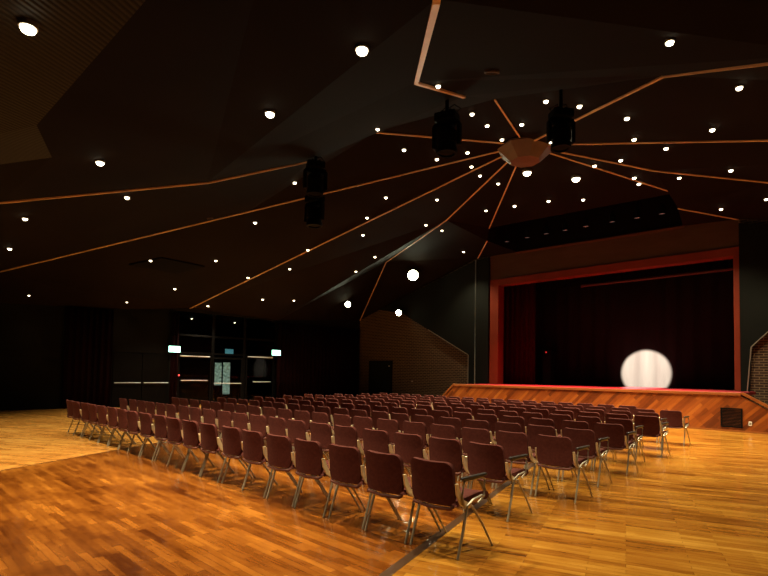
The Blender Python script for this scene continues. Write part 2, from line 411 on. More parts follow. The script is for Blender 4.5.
# proscenium frame
pf = thing('proscenium_frame', 'wooden frame with red light put in its colour, round the black stage opening', 'stage frame', (-8.07,FY,0))
FX0, FX1, FX2, FX3, FZ0, FZ1, DZ = -13.08, -12.62, -3.54, -3.36, 5.68, 5.98, 1.13
for nm, lo, hi in (('left_jamb',(FX0,FY-.06,DZ),(FX1,FY+.42,FZ1)),('right_jamb',(FX2,FY-.06,DZ),(FX3,FY+.42,FZ1)),('header_beam',(FX1,FY-.06,FZ0),(FX2,FY+.42,FZ1))):
    b = bmesh.new(); box(b, [lo[0]+8.07,lo[1]-FY,lo[2]],[hi[0]+8.07,hi[1]-FY,hi[2]], .008); link(nm, b, M['frame'], pf)

# stage house
wall_y('wall_stage_back', 25.0, 25.2, [R4(-15.5,-1.0,0,9)], M['black'])
wall_x('wall_stage_left', -15.7, -15.5, [R4(FY+.25,25.2,0,9)], M['black'])
wall_x('wall_stage_right', -1.0, -.8, [R4(FY+.25,25.2,0,9)], M['black'])
b = bmesh.new(); box(b, (-15.7,FY+.25,9),(-.8,25.2,9.1)); struct(link('ceiling_stage', b, M['black']))
wall_y('wall_stage_front', FY+.26, FY+.36, [R4(-15.5,FX0,0,9), R4(FX3,-1.0,0,9), R4(FX0,FX3,FZ1,9)], M['black'])

# ------------------------------------------------------------------ stage
st = thing('stage', 'raised stage with orange diagonal board front and red lit deck', 'stage', (-8.0,17.8,0))
SY = 17.8; ox, oy = 8.0, -SY
b = bmesh.new(); prism(b, [(x+ox,z) for x,z in ((-14.25,0),(-1.15,0),(-2.95,1.04),(-13.1,1.04))], 1, 0, .08); link('front_panel', b, M['fascia'], st)
b = bmesh.new(); box(b, (-13.1+ox,.081,1.04),(-2.95+ox,FY-SY-.15,DZ)); link('deck', b, M['deck'], st)
b = bmesh.new(); box(b, (-13.12+ox,-.045,1.041),(-2.93+ox,.08,DZ+.004), .012); link('edge_trim', b, M['stage_wood'], st)
for nm, a, c in (('sloped_cap',(-13.12,1.09),(-14.3,-.0)),('sloped_cap',(-2.93,1.09),(-1.08,.0))):
    b = bmesh.new()
    d = Vector((c[0]-a[0], c[1]-a[1])).normalized(); n = Vector((-d.y, d.x)); n = n if n.y > 0 else -n
    q = [Vector(a), Vector(c), Vector(c)+n*.07, Vector(a)+n*.07]
    prism(b, [(p.x+ox, max(p.y,0.001)) for p in q], 1, -.04, .09); link(nm, b, M['stage_wood'], st)
b = bmesh.new(); box(b, (-14.2+ox,-.012,0.001),(-1.2+ox,-.001,.05)); link('toe_strip', b, M['stage_wood'], st)

b = bmesh.new(); box(b, (-15.5,FY+.001,DZ-.1),(-1.0,25.0,DZ-.002)); struct(link('floor_stage', b, M['deck']))
# ventilation grille and socket on the stage front
vg = thing('vent_grille', 'square black vent grille set in the right end of the stage front', 'vent', (-3.17,SY,.12))
b = bmesh.new()
for lo, hi in (((-.27,-.03,0),(.27,-.001,.04)),((-.27,-.03,.52),(.27,-.001,.56)),((-.27,-.03,.041),(-.23,-.001,.519)),((.23,-.03,.041),(.27,-.001,.519))): box(b, lo, hi)
link('grille_frame', b, M['vent'], vg)
b = bmesh.new()
for k in range(11): box(b, (-.225,-.018,.055+k*.042),(.225,-.004,.078+k*.042))
link('slats', b, M['vent'], vg)
so = thing('wall_socket', 'small white socket on the stage front beside the black vent', 'socket', (-2.72,SY,.2))
b = bmesh.new(); box(b, (-.04,-.02,0),(.04,-.001,.12), .006); link('socket_plate', b, M['white'], so)
b = bmesh.new(); box(b, (-.02,-.024,.03),(.02,-.0205,.09)); link('socket_insert', b, M['ring'], so)

# curtains
def curtain(name, a, c, z0, z1, wave, amp, m, label, seed=0, group=None, seg=10):
    rnd = random.Random(seed); a, c = Vector((*a,0)), Vector((*c,0)); L = (c-a).length; d = (c-a)/L; n = Vector((-d.y,d.x,0))
    b = bmesh.new(); N = int(L/wave*seg); ph = 0; pts = []
    for i in range(N+1):
        s = L*i/N
        ph += 2*PI/seg*(.75+.5*rnd.random())
        pts.append((s, amp*math.sin(ph)*(.7+.3*math.sin(s*1.7+seed))))
    A = []
    for z, k in ((z0,1.15),((z0+z1)/2,1),(z1,.8)):
        A.append([b.verts.new(a + d*s + n*(o*k) + Vector((0,0,z))) for s, o in pts])
    Bk = []
    for z, k in ((z0,1.15),((z0+z1)/2,1),(z1,.8)):
        Bk.append([b.verts.new(a + d*s + n*(o*k+.012) + Vector((0,0,z))) for s, o in pts])
    for G in (A,Bk):
        for r in range(2):
            for i in range(N): b.faces.new((G[r][i],G[r][i+1],G[r+1][i+1],G[r+1][i]))
    for r in (0,2):
        for i in range(N): b.faces.new((A[r][i],A[r][i+1],Bk[r][i+1],Bk[r][i]))
    for i in (0,N):
        for r in range(2): b.faces.new((A[r][i],A[r+1][i],Bk[r+1][i],Bk[r][i]))
    o = link(name, b, m, smooth=True)
    return tag(o, label, 'curtain', group)
curtain('stage_curtain', (-13.3,21.6), (-11.35,21.6), DZ+.005, 7.2, .26, .07, M['velvet_red'], 'deep red velvet curtain at the left side of the stage opening', 3)
curtain('back_curtain', (-13.4,23.2), (-2.6,23.2), DZ+.005, 7.6, .62, .05, M['backdrop'], 'pale backdrop curtain with a round white spotlight on it', 8)
curtain('border_curtain', (-13.3,21.9), (-2.7,21.9), 5.52, 8.2, .5, .05, M['black_drape'], 'black border curtain hanging behind the top of the stage opening', 5)
curtain('side_curtain', (-3.9,22.3), (-2.6,22.3), DZ+.005, 7.4, .3, .05, M['black_drape'], 'black leg curtain at the right side of the stage opening', 6)
bt = thing('batten_pipe', 'dark red batten pipe hanging under the top of the stage opening', 'pipe', (-6.25,21.5,5.42))
b = bmesh.new(); tube(b, [(-2.95,0,0),(2.95,0,.02)], .055, 10); link('pipe', b, noisy(mat('batten_paint', (.05,.010,.008), .7), (.045,.009,.007), (.06,.012,.009)), bt, smooth=True, auto=40)
b = bmesh.new()
for x in (-2.6,0,2.6): tube(b, [(x,0,.06),(x,0,3.579)], .006, 6)
link('hanger_wire', b, M['vent'], bt)
# tall black loudspeaker in the wings
ls = thing('loudspeaker', 'tall black loudspeaker with a red light standing left on the stage', 'speaker', (-11.05,22.25,DZ))
b = bmesh.new(); box(b, (-.21,-.2,0.002),(.21,.2,1.58), .02); link('cabinet', b, M['fixture'], ls)
b = bmesh.new(); box(b, (-.18,-.215,.08),(.18,-.201,1.42)); link('front_grille', b, M['vent'], ls)
b = bmesh.new(); lathe(b, [(.035,0),(.035,.012),(.02,.018)], 12, mat=Matrix.Translation((-.02,-.201,1.50)) @ Matrix.Rotation(PI/2,4,'X')); link('indicator_light', b, M['reddim'], ls)

# ------------------------------------------------------------------ left wall: doors, glass front, signs, drapes
def push_bar(parent, y0, y1, z, x=.0):
    b = bmesh.new(); tube(b, [(x+.075,y0,z),(x+.075,y1,z)], .017, 10)
    for y in (y0+.06,y1-.06): tube(b, [(x,y,z),(x+.075,y,z)], .014, 8)
    o = link('push_bar', b, M['pushbar'], parent, smooth=True, auto=40); return o
M['pushbar'] = mat('push_bar_metal', (.62,.72,.85), .6, 0)
def wdoor(n, y0, y1, h, lab, closer=False, glass=True, barz=1.05, b0=.05, b1=.05, x=LX):
    e = bpy.data.objects.new(n, None); C.objects.link(e); e.location = (x, y0, 0); struct(e, lab)
    w = y1-y0
    b = bmesh.new()
    if glass:
        for lo, hi in (((-.05,0,.003),(0,.07,h)),((-.05,w-.07,.003),(0,w,h)),((-.05,.071,h-.09),(0,w-.071,h)),((-.05,.071,.003),(0,w-.071,.14))): box(b, lo, hi)
        link('door_frame', b, M['door'], e)
        b = bmesh.new(); box(b, (-.03,.0705,.141),(-.022,w-.0705,h-.091)); link('glass_pane', b, M['glass'], e)
    else:
        box(b, (.002,.01,.003),(.05,w-.01,h), .006); link('door_leaf', b, M['door'], e)
    push_bar(e, b0, w-b1, barz, .0 if glass else .05)
    if closer:
        b = bmesh.new(); box(b, (.004,.06,h-.03),(.08,w-.12,h+.02), .01); link('door_closer', b, M['pushbar'], e)
    return e
wdoor('door_1', 9.72, 11.28, 2.16, 'glass door with a closer left of the lit foyer', True, True, 1.08, .12, .2)
wdoor('door_2', 11.32, 12.86, 2.16, 'glass door in front of the lit foyer', False, True, .95, .05, .1)
wdoor('door_3', 13.05, 14.62, 2.24, 'glass door under the right exit sign', True, True, 1.02, .35, .2)
wdoor('door_4', 7.06, 8.17, 2.2, 'black door with pale push bar, left of the pair', False, False, .98, .06, .04)
wdoor('door_5', 8.2, 9.3, 2.2, 'black door with pale push bar, right of the pair', False, False, .98, .06, .04)
# door closer arm and glazed screen
w1 = bpy.data.objects.new('window_1', None); C.objects.link(w1); w1.location = (LX,9.5,0); struct(w1, 'dark framed glass screen over the foyer doors')
b = bmesh.new()
for y in (0,1.79,3.4,5.18): box(b, (-.12,y,.002),(-.06,y+.14,4.12))
for z in (2.26,3.05): box(b, (-.115,.141,z),(-.065,5.179,z+.08))
link('mullions', b, M['door'], w1)
b = bmesh.new(); box(b, (-.094,.0,2.3),(-.086,5.3,4.12)); link('glass_pane', b, M['glass'], w1)
# dark drapes and curtain by the doors
curtain('wall_drape', (LX+.12,5.35), (LX+.12,7.0), .02, 3.85, .22, .05, M['velvet_dark'], 'dark drape on the side wall left of the black double doors', 11)
curtain('wall_drape', (LX+.16,9.32), (LX+.16,9.66), .02, 4.0, .15, .04, M['velvet_dark'], 'narrow drape under the left exit sign', 12)
curtain('wall_drape', (LX+.14,14.72), (LX+.14,20.2), .02, 4.05, .24, .06, M['velvet_dark'], 'wide dark maroon drape between glass doors and brick wall', 13)
b = bmesh.new(); box(b, (LX+.001,7.0,2.215),(LX+.03,9.33,4.0)); box(b, (LX+.001,7.0,.003),(LX+.03,7.05,2.21)); struct(link('trim_23', b, M['black']), 'black sheet added to darken the wall over the double doors')  # added sheet, keeps the wall around the doors black
# brick wall door
e = bpy.data.objects.new('door_6', None); C.objects.link(e); e.location = (-21.1,FY,0); struct(e, 'dark door in the dim brick wall')
b = bmesh.new(); box(b, (.05,-.05,.003),(1.75,-.004,2.2), .006); link('door_leaf', b, M['panel'], e)
b = bmesh.new()
for lo, hi in (((0,-.07,0.002),(.049,-.002,2.25)),((1.751,-.07,0.002),(1.8,-.002,2.25)),((.0491,-.07,2.201),(1.7509,-.002,2.25))): box(b, lo, hi)
link('door_frame', b, M['door'], e)
b = bmesh.new(); tube(b, [(1.6,-.051,1.95),(1.6,-.09,1.95)], .03, 10); link('door_bell', b, M['white'], e)
# little wall plates
o = thing('light_switch', 'small pale switch on the brick wall right of the dark door', 'switch', (-17.85,FY,1.1))
b = bmesh.new(); box(b, (-.05,-.02,0),(.05,-.001,.1), .004); link('switch_plate', b, M['grey'], o)
b = bmesh.new(); box(b, (-.02,-.028,.03),(.02,-.021,.07)); link('rocker', b, M['white'], o)
# exit signs
def exit_sign(y, z, lab):
    e = thing('exit_sign', lab, 'exit sign', (LX+.28,y,z), group='exit signs on the side wall')
    b = bmesh.new(); box(b, (-.06,-.27,-.15),(.0,.27,.15), .01); box(b, (-.279,-.03,-.03),(-.061,.03,.03)); link('sign_case', b, M['fixture'], e)
    b = bmesh.new(); box(b, (.001,-.25,-.13),(.012,.25,.13)); link('sign_face', b, M['exit'], e)
    b = bmesh.new()   # running figure and arrow
    bar2 = lambda p, q, w: tube(b, [(.0135,p[0],p[1]),(.0135,q[0],q[1])], w, 6)
    bar2((-.1,.02),(-.06,-.03),.012); bar2((-.06,-.03),(-.02,-.085),.010); bar2((-.06,-.03),(-.12,-.07),.010); bar2((-.1,.02),(-.04,.0),.008); bar2((-.1,.02),(-.15,-.01),.008)
    lathe(b, [(.018,0),(.018,.004)], 10, mat=Matrix.Translation((.0125,-.11,.055)) @ Matrix.Rotation(PI/2,4,'Y'))
    bar2((.05,0),(.16,0),.010); bar2((.16,0),(.12,.04),.010); bar2((.16,0),(.12,-.04),.010)
    link('sign_symbol', b, M['white'], e)
    ld = bpy.data.lights.new('exit_glow', 'AREA'); ld.energy = 5; ld.size = .4; ld.size_y = .2; ld.shape = 'RECTANGLE'; ld.color = (.5,1,.8)
    lo = bpy.data.objects.new('exit_glow', ld); C.objects.link(lo); lo.parent = e; lo.location = (.05,0,0); lo.rotation_euler = (0,-PI/2,0)
exit_sign(9.42, 2.42, 'glowing green exit sign left of the glass doors')
exit_sign(14.56, 2.48, 'glowing green exit sign right of the glass doors')
rl = thing('fire_alarm_button', 'tiny red light beside the left glass door', 'alarm', (LX+.0,9.76,1.30))
b = bmesh.new(); box(b, (.001,-.035,-.05),(.03,.035,.05), .004); link('alarm_case', b, M['fixture'], rl)
b = bmesh.new(); lathe(b, [(.03,0),(.03,.02),(.015,.028)], 10, mat=Matrix.Translation((.031,0,0)) @ Matrix.Rotation(PI/2,4,'Y')); link('red_lamp', b, M['redled'], rl)

# foyer beyond the glass
wall_x('wall_foyer_back', -29.2, -29, [R4(6.5,18.5,0,4.4)], M['black'])
wall_y('wall_foyer_left', 6.3, 6.5, [R4(-29,LX-.25,0,4.4)], M['black'])
wall_y('wall_foyer_right', 18.5, 18.7, [R4(-29,LX-.25,0,4.4)], M['black'])
b = bmesh.new(); box(b, (-29.2,6.3,4.4),(LX-.25,18.7,4.5)); struct(link('ceiling_foyer', b, M['black']))
b = bmesh.new(); box(b, (-29.2,6.3,-.1),(LX,18.7,-.001)); struct(link('floor_foyer', b, mat('foyer_floor', (.05,.05,.045), .12)))
for y, z, w, h, lab in ((13.72,.75,.40,1.22,'left lit poster board seen through the glass doors'),(14.22,.25,.42,1.75,'right lit poster board seen through the glass doors')):
    e = thing('poster_board', lab, 'poster board', (-26,y,0), group='poster boards in the foyer')
    b = bmesh.new(); box(b, (-.05,-w/2-.03,.01),(-.001,w/2+.03,z+h+.03)); link('board', b, M['door'], e)
    b = bmesh.new(); box(b, (0,-w/2,z),(.012,w/2,z+h)); link('lit_sheet', b, M['lit_panel'], e)
e = thing('information_screen', 'small blue screen high on a post in the foyer behind the glass', 'screen', (-26,14.35,2.62))
b = bmesh.new(); box(b, (-.06,-.28,-.16),(-.001,.28,.16)); link('screen_case', b, M['door'], e)
b = bmesh.new(); box(b, (0,-.25,-.13),(.01,.25,.13)); link('screen_face', b, M['blue_panel'], e)
b = bmesh.new(); tube(b, [(-.11,0,-2.61),(-.11,0,.1)], .02, 8); box(b, (-.13,-.05,-.05),(-.061,.05,.05)); box(b, (-.4,-.22,-2.619),(-.07,.22,-2.6)); link('stand_post', b, M['door'], e)

# ------------------------------------------------------------------ hub
hb = thing('ceiling_hub', 'brown faceted cone at the hub where the ceiling ribs meet', 'ceiling rosette', (-7.17,12.98,8.1))
b = bmesh.new(); lathe(b, [(.80,-.12),(.80,-.16),(.42,-.50),(.05,-.53)], 8)
M['hub'] = noisy(mat('hub_copper', (.10,.05,.03), .5), (.09,.043,.026), (.13,.065,.038), (2,2,2)); link('cone', b, M['hub'], hb)
b = bmesh.new(); lathe(b, [(.84,-.06),(.84,-.12),(.70,-.119),(.70,-.06)], 28); link('rim', b, M['fixture'], hb)

# ------------------------------------------------------------------ lamps
def lamp_meshes():
    b = bmesh.new(); lathe(b, [(.057,.03),(.067,.03),(.067,-.006),(.063,-.011),(.057,-.011)], 20)
    me1 = bpy.data.meshes.new('trim_ring'); bmesh.ops.recalc_face_normals(b, faces=b.faces[:]); b.to_mesh(me1); b.free(); me1.materials.append(M['ring'])
    b = bmesh.new(); lathe(b, [(.056,.0),(.055,-.018),(.046,-.038),(.028,-.050),(.008,-.055)], 16)
    me2 = bpy.data.meshes.new('lens'); bmesh.ops.recalc_face_normals(b, faces=b.faces[:]); b.to_mesh(me2); b.free(); me2.materials.append(M['lens'])
    for p in me2.polygons: p.use_smooth = True
    return me1, me2
RING, LENS = lamp_meshes()
def new_lamp(nm, energy, ang, blend, col, r=.06, kind='SPOT'):
    ld = bpy.data.lights.new(nm, kind); ld.energy = energy; ld.color = col; ld.shadow_soft_size = r
    if kind == 'SPOT': ld.spot_size = math.radians(ang); ld.spot_blend = blend
    return ld
DL = new_lamp('downlight_bulb', 700, 98, .9, (1,.82,.52), .06)
def downlight(x, y, z, label, scale=1.0, data=None):
    e = thing('ceiling_downlight', label, 'ceiling light', (x,y,z-.03), group='round downlights in the dark ceiling'); e.scale = (scale,)*3
    for nm, me in (('trim_ring',RING),('lens',LENS)):
        o = bpy.data.objects.new(nm, me); C.objects.link(o); o.parent = e
    lo = bpy.data.objects.new('bulb', data or DL); C.objects.link(lo); lo.parent = e; lo.location = (0,0,-.13)
    return e

# places of the downlights on the hall plan, grouped by ceiling field
NEAR = [new_lamp('near_bulb', w_, 112, .9, (1,.80,.48), .08) for w_ in (700, 2000, 1300, 500)]
DIM = new_lamp('dim_bulb', 12, 90, .9, (1,.80,.48), .06)
FIELDS = [
 ('%s large near downlight from the left, in the low ceiling over the camera', [(-4.66,.8),(-8.35,2.4),(-5.53,3.52),(-3.4,3.13)]),
 ('%s downlight from the left photo edge, above the uppermost left rib', [(-16.18,2.61),(-12.95,2.33),(-11.37,3.81)]),
 ('%s downlight from the left, low along the left wall edge', [(-21.3,4.05),(-21.5,7.35)]),
 ('%s downlight from the left, just above the longest left rib', [(-11.5,8.17),(-9.03,9.9),(-8.88,11.12),(-8.23,11.67)]),
 ('%s downlight from the left, between longest rib and glass door rib', [(-19.92,8.57),(-17.72,6.76),(-18.06,10.69),(-17.02,8.76),(-15.09,11.37),(-14.06,8.52),(-12.3,11.7),(-11.06,11.32),(-8.61,12.42)]),
 ('%s downlight from the left, below the glass door rib', [(-21.46,10.74),(-20.06,12.65),(-19.66,14.08),(-16.97,11.91),(-16.27,14.87),(-14.97,14.73),(-13.5,12.65),(-12.23,14.7),(-10.51,13.19),(-8.85,13.23)]),
 ('%s downlight from the left, right of the kinked brick wall rib', [(-13.72,19.22),(-12.59,16.14),(-10.54,16.17),(-8.97,14.47)]),
 ('%s downlight from the left, over the stage front lamp slot', [(-9.58,16.58),(-8.32,16.72),(-7.26,17.13),(-5.96,14.87),(-5.26,16.09),(-5.34,16.76)]),
 ('%s downlight from the left, in the far right ceiling corner', [(-3.97,15.78),(-3.56,18.82),(-2.63,15.06),(-2.34,18.31)]),
 ('%s downlight outward from the hub, between level and upper right ribs', [(-6.23,12.63),(-3.7,10.9),(-4.11,12.58),(-2.4,11.97),(-1.55,9.6)]),
 ('%s downlight outward from the hub, just below the level rib', [(-4.99,14.21),(-3.63,13.33)]),
 ('%s downlight from the left, in the raised cap above the hub', [(-6.82,9.84),(-7.0,10.76),(-7.3,11.95),(-6.29,11.21),(-4.92,9.76),(-4.33,10.04)]),
 ('%s downlight from the left, along the low ceiling edge', [(-7.06,6.96),(-4.69,5.88),(-1.34,5.06)]),
]
for fi, (fname, pts) in enumerate(FIELDS):
    for i, (x, y) in enumerate(pts):
        p, n = ceil_at(x, y)
        downlight(x, y, p.z, fname % ORD[i], .62 if fi in (12, 2) else (1.0 if fi in (0, 7) else .88), NEAR[i] if fi == 0 else (DIM if fi == 2 else None))
BIG = new_lamp('bright_bulb', 1100, 100, .8, (1,.86,.55), .12)
for (x, y), lab in (((-7.89,14.41),'large bright downlight directly below the hub cone'),((-6.79,15.49),'large bright downlight right of the hub cone')):
    p, n = ceil_at(x, y); downlight(x, y, p.z-.02, lab, 2.2, BIG)
for i, (y, x, z) in enumerate(((12.83,-25,4.3),(14.69,-25,4.3),(12.6,-27,4.3),(15.2,-27,4.3))):
    downlight(x, y, 4.4, 'faint foyer downlight behind the glass, ' + ('nearer left','nearer right','farther left','farther right')[i], .8, new_lamp('foyer_bulb', 8, 120, .8, (1,.9,.7), .06))

# floodlights at the front left of the hall
def flood(x, y, z, aim, r, label, energy, arm):
    e = thing('floodlight', label, 'floodlight', (x,y,z), group='floodlights by the brick wall')
    d = (Vector(aim)-Vector((x,y,z))).normalized(); q = d.to_track_quat('-Z','Y').to_matrix().to_4x4()
    b = bmesh.new(); lathe(b, [(.5*r,.28),(r*.75,.25),(r*1.1,.06),(r*1.15,-.02),(r*1.02,-.02)], 20, mat=q); link('housing', b, M['fixture'], e, smooth=True, auto=35)
    b = bmesh.new(); lathe(b, [(r,.0),(r,-.012),(r*.6,-.035),(r*.1,-.045)], 20, mat=q); link('lens', b, M['flood_lens'], e, smooth=True)
    b = bmesh.new(); tube(b, [q @ Vector((0,0,.2)), Vector(arm)-Vector((x,y,z))], .025, 8); link('bracket', b, M['fixture'], e)
    ld = new_lamp('flood_bulb', energy, 96, .9, (.95,1,.70), r)
    lo = bpy.data.objects.new('flood_bulb', ld); C.objects.link(lo); lo.parent = e; lo.location = d*.09; lo.rotation_euler = d.to_track_quat('-Z','Y').to_euler()
flood(-16.9,19.35,6.52,(-4,4,0),.30,'largest floodlight, high on the dark ceiling slope above the brick wall',400,(-17.2,19.9,6.75))
flood(-20.5,18.2,5.22,(-5,4,0),.17,'floodlight over the maroon drape, leftmost of the three',150,(-20.75,18.38,5.4))
flood(-18.4,19.95,4.78,(-5,4,0),.17,'floodlight mounted low at the top of the brick wall',200,(-18.45,20.36,4.95))

# lamps in the slot over the stage front
for i, (x, z) in enumerate(((-11.57,7.32),(-10.6,7.33),(-9.75,7.34),(-8.95,7.33),(-8.11,7.33),(-7.12,7.31),(-6.25,7.28),(-5.43,7.26))):
    e = thing('soffit_spotlight', 'black spotlight in the slot above the stage, %s from the left' % ORD[i], 'spotlight', (x,19.4,z), group='spotlights in the slot above the stage')
    d = Vector((0,.02,-1)).normalized(); q = d.to_track_quat('-Z','Y').to_matrix().to_4x4()
    b = bmesh.new(); lathe(b, [(.06,.34),(.10,.30),(.12,.0),(.105,.0),(.10,.03)], 16, mat=q); link('lamp_can', b, M['fixture'], e, smooth=True, auto=40)
    b = bmesh.new(); lathe(b, [(.098,.032),(.098,.02),(.02,.012)], 14, mat=q); link('lens', b, M['soffit_lens'], e)
    b = bmesh.new(); tube(b, [q @ Vector((0,0,.3)), Vector((0,-.05,.45)), Vector((0,-.05,8.9-z))], .018, 6); link('hanger', b, M['fixture'], e)
    ld = new_lamp('spot_bulb', 2200, 44, .8, (1,.05,.09), .08)
    lo = bpy.data.objects.new('spot_bulb', ld); C.objects.link(lo); lo.parent = e; lo.location = d*.06; lo.rotation_euler = d.to_track_quat('-Z','Y').to_euler()

# moving head lamps hanging from the near ceiling edge
def moving_head(x, y, ztop, label, drop, yaw=0, base=True):
    """ztop: ceiling height; drop: pole length"""
    e = thing('moving_head_lamp', label, 'stage light', (x,y,ztop), (0,0,yaw), group='black stage lights hanging from the ceiling')
    b = bmesh.new(); tube(b, [(0,0,-.002),(0,0,-drop)], .035, 10); link('drop_pole', b, M['fixture'], e, smooth=True, auto=40)
    z = -drop
    b = bmesh.new(); box(b, (-.2,-.15,z-.16),(.2,.15,z-.001), .025)
    for sx in (-1,1): box(b, (sx*.08-.02,-.05,z-.001),(sx*.08+.02,.05,z+.06))
    link('base', b, M['fixture'], e)
    b = bmesh.new(); box(b, (-.24,-.07,z-.26),(.24,.07,z-.165), .02)
    for sx in (-1,1): box(b, (sx*.235-.035,-.065,z-.62),(sx*.235+.035,.065,z-.2), .02)
    link('yoke', b, M['fixture'], e)
    b = bmesh.new(); lathe(b, [(.08,z-.27),(.15,z-.30),(.175,z-.42),(.17,z-.62),(.19,z-.66),(.19,z-.74),(.15,z-.74),(.14,z-.70)], 20)
    for k in range(5): lathe(b, [(.165,z-.34-.05*k),(.188,z-.345-.05*k),(.188,z-.36-.05*k),(.165,z-.365-.05*k)], 20, cap=False)
    link('head', b, M['fixture'], e, smooth=True, auto=30)
    b = bmesh.new(); lathe(b, [(.138,z-.705),(.138,z-.715),(.03,z-.725)], 18); link('lens', b, M['vent'], e)
    b = bmesh.new(); tube(b, [(.1,.08,z+.0),(.22,.1,z+.1),(.12,.05,z+.17),(.03,.03,z+.12)], .012, 6); tube(b, [(-.1,.06,z+.0),(-.2,.08,z+.07),(-.05,.03,z+.14)], .012, 6); link('cable', b, M['fixture'], e)
p, n = ceil_at(-5.57,7.25); moving_head(-5.57,7.25,p.z,'black moving head lamp hanging above the middle, left of the ceiling hub',.26,.3)
p, n = ceil_at(-4.33,9.2); moving_head(-4.33,9.2,p.z,'black moving head lamp hanging right of the ceiling hub',p.z-6.6,.9)
p, n = ceil_at(-9.1,7.02); moving_head(-9.1,7.02,p.z,'upper black moving head lamp of the stacked pair at the left',.14,1.1)
zc = ceil_at(-9.62,7.42)[0].z; moving_head(-9.62,7.42,zc,'lower black moving head lamp of the stacked pair at the left',zc-5.72,.2)

# small ceiling fittings
def disc(name, lab, cat, x, y, r, m, parts):
    p, n = ceil_at(x, y)
    e = thing(name, lab, cat, (x,y,p.z)); q = n.to_track_quat('Z','Y').to_matrix().to_4x4()
    b = bmesh.new(); lathe(b, [(r,0.004),(r,.03),(r*.8,.035),(r*.78,.02)], 22, mat=q); link(parts[0], b, m, e)
    b = bmesh.new(); lathe(b, [(r*.74,.005),(r*.74,.022),(r*.2,.026)], 20, mat=q); link(parts[1], b, M['vent'], e)
disc('ceiling_speaker', 'round speaker in the near ceiling above the camera side', 'ceiling speaker', -3.41,5.34,.095, M['grey'], ('speaker_ring','speaker_cone'))
disc('smoke_detector', 'small round detector on the left ceiling field', 'smoke detector', -14.12,7.04,.09, M['grey'], ('detector_ring','detector_core'))
# dark ventilation panel on the left ceiling field
cv = thing('ceiling_vent', 'dark oblong vent panel in the ceiling above the left aisle', 'vent', (-17.95,7.4,5.6))
q = [Vector(c) for c in ((-18.26,6.27),(-17.4,7.0),(-17.61,8.64),(-18.5,8.0))]
b = bmesh.new(); lo = []; hi = []
for c in q:
    p, n = ceil_at(c.x, c.y); w = Vector((c.x,c.y,p.z)) - Vector((-17.95,7.4,5.6)); hi.append(b.verts.new(w - Vector((0,0,.004)))); lo.append(b.verts.new(w - Vector((0,0,.05))))
b.faces.new(lo); b.faces.new(hi)
for i in range(4): b.faces.new((lo[i],lo[(i+1)%4],hi[(i+1)%4],hi[i]))
link('vent_panel', b, M['recess'], cv)

# follow spot at the back of the hall that throws the white disc on the backdrop
FS = Vector((-3.2,-1.2,3.15)); AIM = Vector((-7.15,23.2,1.72))
e = thing('follow_spot', 'follow spot lamp on a stand at the back of the hall', 'spotlight', (FS.x,FS.y,0))
d = (AIM-FS).normalized(); q = d.to_track_quat('-Z','Y').to_matrix().to_4x4(); q.translation = (0,0,FS.z)
b = bmesh.new(); lathe(b, [(.10,.55),(.16,.5),(.16,.05),(.13,-.02),(.12,.0)], 18, mat=q); link('lamp_body', b, M['fixture'], e, smooth=True, auto=40)
b = bmesh.new(); tube(b, [(0,0,.02),(0,0,FS.z-.18)], .03, 10); link('pole', b, M['fixture'], e)
b = bmesh.new()
for k in range(3):
    a = 2*PI*k/3 + .5; tube(b, [(0,0,.5),(.5*math.cos(a),.5*math.sin(a),.015)], .018, 8)
link('tripod', b, M['fixture'], e)
ld = new_lamp('spot_bulb', 2300000, math.degrees(2*math.atan(1.05/(AIM-FS).length)), .3, (1,.96,.80), .02)
lo = bpy.data.objects.new('spot_bulb', ld); C.objects.link(lo); lo.parent = e; lo.location = Vector((0,0,FS.z)) + d*.1; lo.rotation_euler = d.to_track_quat('-Z','Y').to_euler()

# ------------------------------------------------------------------ chairs
def hw_at(t, hw, r, L):
    """half width of a rounded rectangle of length L at distance t along it"""
    e = min(t, L-t)
    if e >= r: return hw
    return hw - r + math.sqrt(max(r*r-(r-e)**2, 0))
def profile_sheet(bm, prof, hw, r, th, curve, nu=10, nv=14):
    """prof: list of (y,z); curve(s in -1..1) -> forward offset"""
    P = [Vector((0,y,z)) for y,z in prof]
    seg = [(P[i+1]-P[i]).length for i in range(len(P)-1)]; L = sum(seg)
    def at(d):
        for i, s in enumerate(seg):
            if d <= s or i == len(seg)-1:
                k = min(max(d/s,0),1); return P[i].lerp(P[i+1], k), (P[i+1]-P[i]).normalized()
            d -= s
    def fn(s, t):
        tt = .5-.5*math.cos(PI*t); d = tt*L
        p, tan = at(d); n = Vector((1,0,0)).cross(tan)
        w = hw_at(d, hw, r, L); x = (2*s-1)
        return p + Vector((x*w,0,0)) + n*curve(x*w/hw, tt), n
    sheet(bm, fn, nu, nv, th)
def soften(o, lev=0):
    return o
